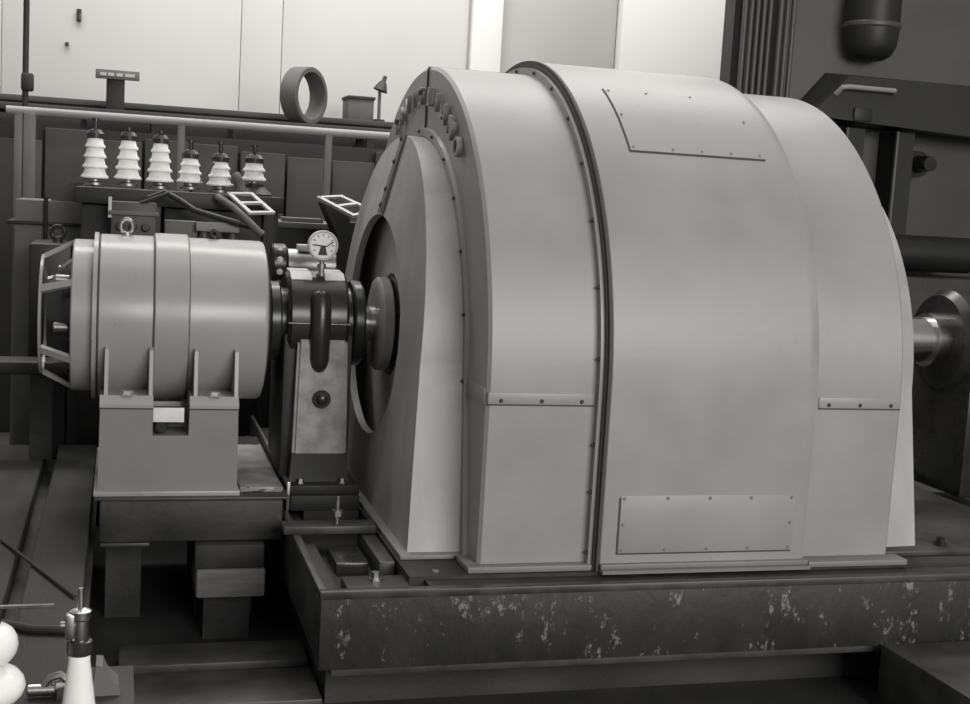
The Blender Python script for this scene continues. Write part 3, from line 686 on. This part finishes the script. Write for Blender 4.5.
# bushings
def bushing(x, sheds, r0, r1, hgt, z0, lab, y=1.5, tall_cap=0.05):
    t = thing('bushing_insulator', lab, 'insulator', (x, y, z0-0.03), 'white insulators on the switchgear')
    part(t, 'porcelain', lathe(bmesh.new(), shed_prof(z0, sheds, r0, r1, r0*0.6, hgt), 'z', (x, y, 0), 40), 'porcelain', angle=50)
    part(t, 'base', lathe(bmesh.new(), [(z0-0.032, 0), (z0-0.032, r0*0.75), (z0-0.02, r0*0.75), (z0-0.012, r0*0.42), (z0+0.004, r0*0.42)], 'z', (x, y, 0), 24), 'steel_dull')
    cp_ = part(t, 'cap', lathe(bmesh.new(), [(z0+hgt-0.002, 0), (z0+hgt-0.002, r1*0.82), (z0+hgt+0.022, r1*0.84), (z0+hgt+0.040, r1*0.6), (z0+hgt+0.048, 0)], 'z', (x, y, 0), 24), 'brown_glaze')
    part(t, 'terminal', lathe(bmesh.new(), [(z0+hgt+0.03, 0.010), (z0+hgt+0.03+tall_cap, 0.010), (z0+hgt+0.03+tall_cap, 0.018), (z0+hgt+0.044+tall_cap, 0.018), (z0+hgt+0.044+tall_cap, 0)], 'z', (x, y, 0), 12), 'iron')
bushing(-1.362, 4, 0.070, 0.051, 0.205, 1.283, 'tall white four-tier insulator at the outer end of the row', tall_cap=0.055)
bushing(-1.199, 4, 0.070, 0.050, 0.200, 1.287, 'tall white four-tier insulator, the middle of the three tall ones', tall_cap=0.02)
bushing(-1.040, 4, 0.071, 0.049, 0.200, 1.283, 'tall white four-tier insulator next to the short insulators', tall_cap=0.02)
bushing(-0.888, 3, 0.069, 0.052, 0.128, 1.288, 'short white three-tier insulator beside the tall ones', tall_cap=0.05)
bushing(-0.735, 3, 0.072, 0.053, 0.128, 1.280, 'short white three-tier insulator beside the pale cable tail', tall_cap=0.06)
bushing(-0.560, 2, 0.066, 0.060, 0.095, 1.318, 'smallest white two-tier insulator, last in the row above the pale angle frame', tall_cap=0.05)
bm = bmesh.new(); lathe(bm, [(1.235, 0), (1.235, 0.10), (1.25, 0.10), (1.29, 0.055), (1.30, 0.055), (1.30, 0)], 'z', (-0.560, 1.5, 0), 28); part(sg, 'bushing_turret', bm, 'tank_dark')

# pale tilted angle-iron frames
def tilt_frame(name, A, B, Cc, D, lab, w=0.022):
    """open rectangular frame A-B-C-D with one cross bar"""
    t = thing(name, lab, 'rack', A, 'pale tilted frames')
    A, B, Cc, D = map(Vector, (A, B, Cc, D))
    nrm = (B-A).cross(D-A).normalized()
    def bar(p, q):
        d = (q-p).normalized(); s = d.cross(nrm)*w/2; h = nrm*0.006; bm = bmesh.new()
        vs = [bm.verts.new(e+k) for e in (p-d*w/2, q+d*w/2) for k in (s+h, -s+h, -s-h, s-h)]
        for k in range(4): bm.faces.new((vs[k], vs[(k+1) % 4], vs[4+(k+1) % 4], vs[4+k]))
        bm.faces.new(vs[:4][::-1]); bm.faces.new(vs[4:]); return bm
    for p, q in ((A, B), (B, Cc), (Cc, D), (D, A), ((A+D)/2, (B+Cc)/2)): part(t, 'frame_bar', bar(p, q), 'frame_white')
    return t
f1 = tilt_frame('tilted_rack', (-0.700, 1.30, 1.245), (-0.585, 1.34, 1.250), (-0.498, 1.12, 1.165), (-0.612, 1.08, 1.158), 'pale tilted angle-iron frame below the smallest insulator')
f2 = tilt_frame('tilted_rack', (-0.205, 1.52, 1.250), (-0.085, 1.55, 1.262), (0.06, 1.36, 1.195), (-0.055, 1.31, 1.168), 'pale tilted angle-iron frame beside the generator end bell')
cb2 = thing('cable_trough', 'dark sheet-metal trough standing between switchgear and generator', 'trough', (-0.1, 1.25, FZ))
bm = bmesh.new(); prism(bm, [(-0.215, 1.225), (-0.07, 1.155), (-0.07, FZ), (-0.13, FZ), (-0.13, 1.05)], 'y', 1.32, 1.52); part(cb2, 'side_plate', bm, 'tank_dark', smooth=False)
bm = bmesh.new(); box(bm, -0.07, 0.25, 1.32, 1.52, FZ, 1.13); part(cb2, 'body', bm, 'tank_dark')
# cable tray with pale edge behind the gauge
ct = thing('work_table', 'low dark table with pale front edge behind the dial gauge', 'table', (0.0, 2.1, FZ))
bm = bmesh.new(); box(bm, -0.42, 0.8, 1.98, 2.6, 1.065, 1.10, 0.005); part(ct, 'table_top', bm, 'post')
bm = bmesh.new(); box(bm, -0.40, 0.8, 2.0, 2.5, 0.6, 1.065); part(ct, 'apron', bm, 'tank_dark')
for x in (-0.36, 0.74): bm = bmesh.new(); box(bm, x-0.03, x+0.03, 2.0, 2.06, FZ, 0.6); part(ct, 'leg', bm, 'tank_dark')
bm = bmesh.new(); box(bm, -0.33, -0.10, 2.05, 2.20, 1.10, 1.125, 0.004)
single('steel_offcut', bm, 'post', 'flat grey steel offcut lying on the low dark table', 'offcut', (-0.2, 2.1, 1.10))
bm = bmesh.new(); cyl(bm, 'z', (-0.50, 2.1, 0), 1.10, 1.30, 0.06, 28, 0.01); box(bm, -0.56, -0.44, 2.0, 2.2, FZ, 1.10)
single('capacitor_can', bm, 'box_grey', 'grey cylindrical can standing beside the low dark table', 'can', (-0.50, 2.1, FZ))

# dark machines at the far left behind the exciter
lb = thing('steel_cabinet', 'grey steel cabinet with mid shelf behind the exciter cage', 'cabinet', (-1.6, 2.1, FZ))
bm = bmesh.new(); box(bm, -1.78, -1.43, 1.98, 2.5, FZ, 1.15, 0.006); part(lb, 'body', bm, 'box_grey')
bm = bmesh.new(); box(bm, -1.82, -1.42, 1.97, 2.5, 1.015, 1.035, 0.003); part(lb, 'mid_shelf', bm, 'tank_dark')
bm = bmesh.new(); tube(bm, [(-1.62, 1.955, 1.17), (-1.62, 1.955, 0.80)], 0.012); part(lb, 'lock_rod', bm, 'tank_dark')
bm = bmesh.new(); prism(bm, [(-1.60, 1.15), (-1.43, 1.15), (-1.43, 1.26), (-1.50, 1.255)], 'y', 2.0, 2.4); part(lb, 'sloped_lid', bm, 'tube')
mb = thing('motor_block', 'dark motor block with lifting eye standing behind the exciter cage', 'motor', (-1.5, 1.5, FZ))
bm = bmesh.new(); box(bm, -1.66, -1.46, 1.3, 1.75, 0.3, 0.95, 0.015); part(mb, 'housing', bm, 'tank_dark')
bm = bmesh.new(); box(bm, -1.63, -1.48, 1.35, 1.7, FZ, 0.3); part(mb, 'stand', bm, 'tank_dark')
bm = bmesh.new(); loops = []
for k in range(20):
    t_ = 2*PI*k/20; loops.append([Vector((-1.535+(0.032+0.011*math.cos(s))*math.sin(t_), 1.5+0.011*math.sin(s), 1.00+(0.032+0.011*math.cos(s))*math.cos(t_))) for s in [2*PI*j/8 for j in range(8)]])
bridge(bm, loops, close=True, cyclic=True); cyl(bm, 'z', (-1.535, 1.5, 0), 0.94, 0.968, 0.025, 14); part(mb, 'lifting_eye', bm, 'iron')
bm = bmesh.new(); box(bm, -2.3, -1.45, 0.85, 1.05, 0.36, 0.42, 0.01); box(bm, -2.2, -2.1, 0.9, 1.0, -0.05, 0.36); box(bm, -1.62, -1.52, 0.9, 1.0, -0.05, 0.36)
single('steel_beam', bm, 'black', 'dark steel beam on short legs standing on the deck behind the exciter cage', 'beam', (-1.9, 1.0, -0.05))

# ---------------------------------------------------------------- railing
rl = thing('railing', 'grey pipe railing on slim posts in front of the wall bench', 'railing', (-0.6, 3.2, FZ))
bm = bmesh.new(); tube(bm, [(-1.93, 3.2, 1.675), (2.35, 3.2, 1.675)], 0.028, 16); part(rl, 'handrail', bm, 'rail')
for x, w in ((-1.855, 0.026), (-1.79, 0.036), (-0.868, 0.024), (0.085, 0.024), (1.2, 0.024)):
    bm = bmesh.new(); box(bm, x-w, x+w, 3.2-w, 3.2+w, FZ, 1.665, 0.006); part(rl, 'post', bm, 'post')
# dark curtain of stored steel behind railing
dk = thing('storage_rack', 'dark rack of stored sheet steel behind the pipe railing', 'rack', (-0.5, 4.0, FZ))
for k in range(12):
    x0 = -2.4+k*0.33; bm = bmesh.new(); box(bm, x0, x0+0.31, 3.9+0.03*(k % 3), 4.05, FZ, 1.56+random.uniform(-.05, .05), 0.006); part(dk, 'sheet', bm, 'dado')
bm = bmesh.new(); box(bm, -2.45, 1.7, 4.05, 4.10, FZ, 1.62); part(dk, 'back_plate', bm, 'tank_dark')

# pole at the left with a fitting
po = thing('pole', 'slim dark iron pole with a bracket fitting at the end of the railing', 'pole', (-1.868, 3.9, FZ))
bm = bmesh.new(); cyl(bm, 'z', (-1.868, 3.9, 0), FZ, 3.4, 0.020, 14); part(po, 'tube', bm, 'iron_dull')
bm = bmesh.new(); box(bm, -1.895, -1.815, 3.86, 3.94, 1.84, 1.96, 0.015); part(po, 'fitting', bm, 'iron_dull')
# sign
sn = thing('sign_stand', 'small grey sign board on a dark post above the wall bench', 'sign', (-1.29, 4.6, 1.785))
bm = bmesh.new(); box(bm, -1.355, -1.225, 4.58, 4.64, 1.785, 2.02, 0.006); part(sn, 'post', bm, 'iron_dull')
bm = bmesh.new(); box(bm, -1.432, -1.122, 4.545, 4.58, 2.012, 2.078, 0.004); part(sn, 'board', bm, 'post')
for x0, x1 in ((-1.40, -1.355), (-1.345, -1.30), (-1.285, -1.24), (-1.225, -1.155)):
    bm = bmesh.new(); box(bm, x0, x1, 4.541, 4.546, 2.034, 2.056); part(sn, 'print_mark', bm, 'paper')
# ring
bm = bmesh.new(); C0 = Vector((0.105, 4.66, 2.008)); loops = []
for a_, r_ in ((-0.075, 0.180), (-0.075, 0.210), (-0.068, 0.218), (0.068, 0.218), (0.075, 0.210), (0.075, 0.180), (0.065, 0.176), (-0.065, 0.176)):
    loops.append((a_, r_))
lathe(bm, loops, 'y', (0, 0, 0), 64, closed=True)
bmesh.ops.rotate(bm, verts=bm.verts, cent=(0, 0, 0), matrix=Matrix.Rotation(math.radians(47), 3, 'Z'))
bmesh.ops.translate(bm, verts=bm.verts, vec=C0)
single('steel_hoop', bm, 'rubber', 'wide grey ring standing upright on the trestle shelf', 'ring', (0.105, 4.66, 1.787))
# box and lamp on the bench
bx = thing('wooden_box', 'small dark open box on the wall bench beside the lamp', 'box', (0.64, 5.3, 1.875))
bm = bmesh.new(); box(bm, 0.535, 0.745, 5.15, 5.45, 1.875, 2.05, 0.004); part(bx, 'body', bm, 'rubber')
bm = bmesh.new(); box(bm, 0.525, 0.755, 5.14, 5.46, 2.05, 2.075, 0.004); part(bx, 'lid', bm, 'iron_dull')
la = thing('bench_lamp', 'slim bench lamp with small dark conical shade', 'lamp', (0.80, 5.2, 1.875))
bm = bmesh.new(); cyl(bm, 'z', (0.80, 5.2, 0), 1.875, 1.90, 0.05, 20); part(la, 'base', bm, 'iron_dull')
bm = bmesh.new(); tube(bm, [(0.80, 5.2, 1.89), (0.797, 5.2, 2.13)], 0.014); part(la, 'stem', bm, 'post')
bm = bmesh.new(); lathe(bm, [(0, 0.062), (0.06, 0.036), (0.085, 0.018), (0.125, 0.016), (0.13, 0)], 'z', (0, 0, 0), 24)
bmesh.ops.rotate(bm, verts=bm.verts, cent=(0, 0, 0), matrix=Matrix.Rotation(math.radians(18), 3, 'Y')); bmesh.ops.translate(bm, verts=bm.verts, vec=(0.80, 5.2, 2.135)); part(la, 'shade', bm, 'iron_dull')
# wall hook marks
for x, z, w, h in ((-1.60, 2.61, 0.018, 0.05), (-1.69, 2.37, 0.014, 0.014)):
    bm = bmesh.new(); box(bm, x-w, x+w, 5.93, 5.975, z-h, z+h, 0.003)
    single('wall_hook', bm, 'iron', 'small black hook on the pale wall, %s' % ('the longer and higher one' if h > .02 else 'the shorter and lower one'), 'hook', (x, 5.95, z))

# ---------------------------------------------------------------- transformer at the right
tr = thing('transformer', 'tall dark transformer tank with radiator tubes and sloping hood behind the generator', 'transformer', (3.6, 2.9, FZ))
bm = bmesh.new(); box(bm, 2.98, 6.5, 2.45, 2.9, FZ, 3.6, 0.02); part(tr, 'tank', bm, 'tank')
bm = bmesh.new(); box(bm, 2.60, 2.98, 2.45, 2.60, FZ, 3.6); part(tr, 'radiator_back', bm, 'tank_dark')
bm = bmesh.new(); cyl(bm, 'z', (0, 0, 0), FZ+0.3, 3.5, 0.017, 12)
tb0 = None
for row, (y0, xs) in enumerate(((2.35, [2.625+0.045*k for k in range(8)]),)):
    for k, x in enumerate(xs):
        if tb0 is None:
            tb0 = link('radiator_tube', bm, 'tube', tr); tb0.location = Vector((x, y0, 0))-tr.location
        else:
            c = tb0.copy(); COL.objects.link(c); c.parent = tr; c.location = Vector((x, y0, 0))-tr.location
            if k in (5, 6, 7, 8): c.location.y -= 0.06
bm = bmesh.new(); box(bm, 2.63, 3.1, 2.25, 2.6, 3.45, 3.55); box(bm, 2.63, 3.1, 2.25, 2.6, FZ+0.2, FZ+0.32); part(tr, 'header', bm, 'tank')
# sloping hood
bm = bmesh.new()
V = bridge(bm, [[Vector(q) for q in L] for L in (
    [(3.30, 2.45, 2.27), (5.4, 2.45, 2.27), (5.4, 2.45, 1.86), (3.02, 2.45, 1.95)],
    [(3.30, 2.14, 2.225), (5.4, 2.14, 2.225), (5.4, 2.10, 1.84), (3.02, 2.10, 1.95)])], close=True)
bm.faces.new(V[0]); bm.faces.new(V[1][::-1])
hd = part(tr, 'hood', bm, 'tank_dark', smooth=False)
bm = bmesh.new(); tube(bm, [(3.20, 2.12, 2.10), (3.215, 2.07, 2.14), (3.26, 2.07, 2.147), (3.60, 2.07, 2.147), (3.62, 2.12, 2.14)], 0.016, 12); part(hd, 'handle', bm, 'rail')
bm = bmesh.new(); box(bm, 3.33, 3.46, 2.085, 2.10, 1.94, 2.02, 0.002); part(hd, 'name_plate', bm, 'tank_dark')
bm = bmesh.new(); lathe(bm, [(2.36, 0), (2.36, 0.09), (2.39, 0.14), (2.45, 0.17), (2.54, 0.18), (2.8, 0.18), (2.8, 0)], 'z', (3.54, 2.32, 0), 36); cw = part(tr, 'cowl', bm, 'tank_dark')
bm = bmesh.new(); lathe(bm, [(2.56, 0.18), (2.57, 0.19), (2.59, 0.19), (2.60, 0.18)], 'z', (3.54, 2.32, 0), 36, ); part(cw, 'cowl_ring', bm, 'tube')
for x in (3.36, 3.74):
    bm = bmesh.new(); box(bm, x-0.007, x+0.007, 2.2, 2.22, 1.0, 1.90); part(tr, 'stay', bm, 'post')
    bm = bmesh.new(); box(bm, x+0.012, x+0.14, 2.22, 2.44, 0.9, 1.90); part(tr, 'rib', bm, 'tank_dark')
bm = bmesh.new(); lathe(bm, [(2.16, 0), (2.16, 0.05), (2.30, 0.06), (2.30, 0.09), (2.36, 0.09), (2.44, 0.05)], 'y', (3.98, 0, 1.70), 24); part(tr, 'valve', bm, 'iron')
bm = bmesh.new(); box(bm, 3.0, 6.0, 1.9, 2.4, FZ, 0.95, 0.02); part(tr, 'pump_plinth', bm, 'black')
bm = bmesh.new(); cyl(bm, 'x', (0, 2.1, 1.10), 3.3, 4.3, 0.12, 28, 0.01); part(tr, 'oil_pipe', bm, 'tank_dark')
# rear bearing around the shaft end
rb = thing('rear_bearing', 'black bearing housing on the shaft end beyond the generator', 'bearing', (2.75, 0, -0.075))
bm = bmesh.new(); lathe(bm, [(2.62, 0.12), (2.62, 0.22), (2.66, 0.25), (2.95, 0.25), (2.98, 0.22), (2.98, 0.12)], 'x', (0, 0, HS), 48, closed=True); part(rb, 'housing', bm, 'iron')
bm = bmesh.new(); box(bm, 2.66, 2.94, -0.24, 0.24, -0.0, 0.60, 0.015); part(rb, 'column', bm, 'iron')
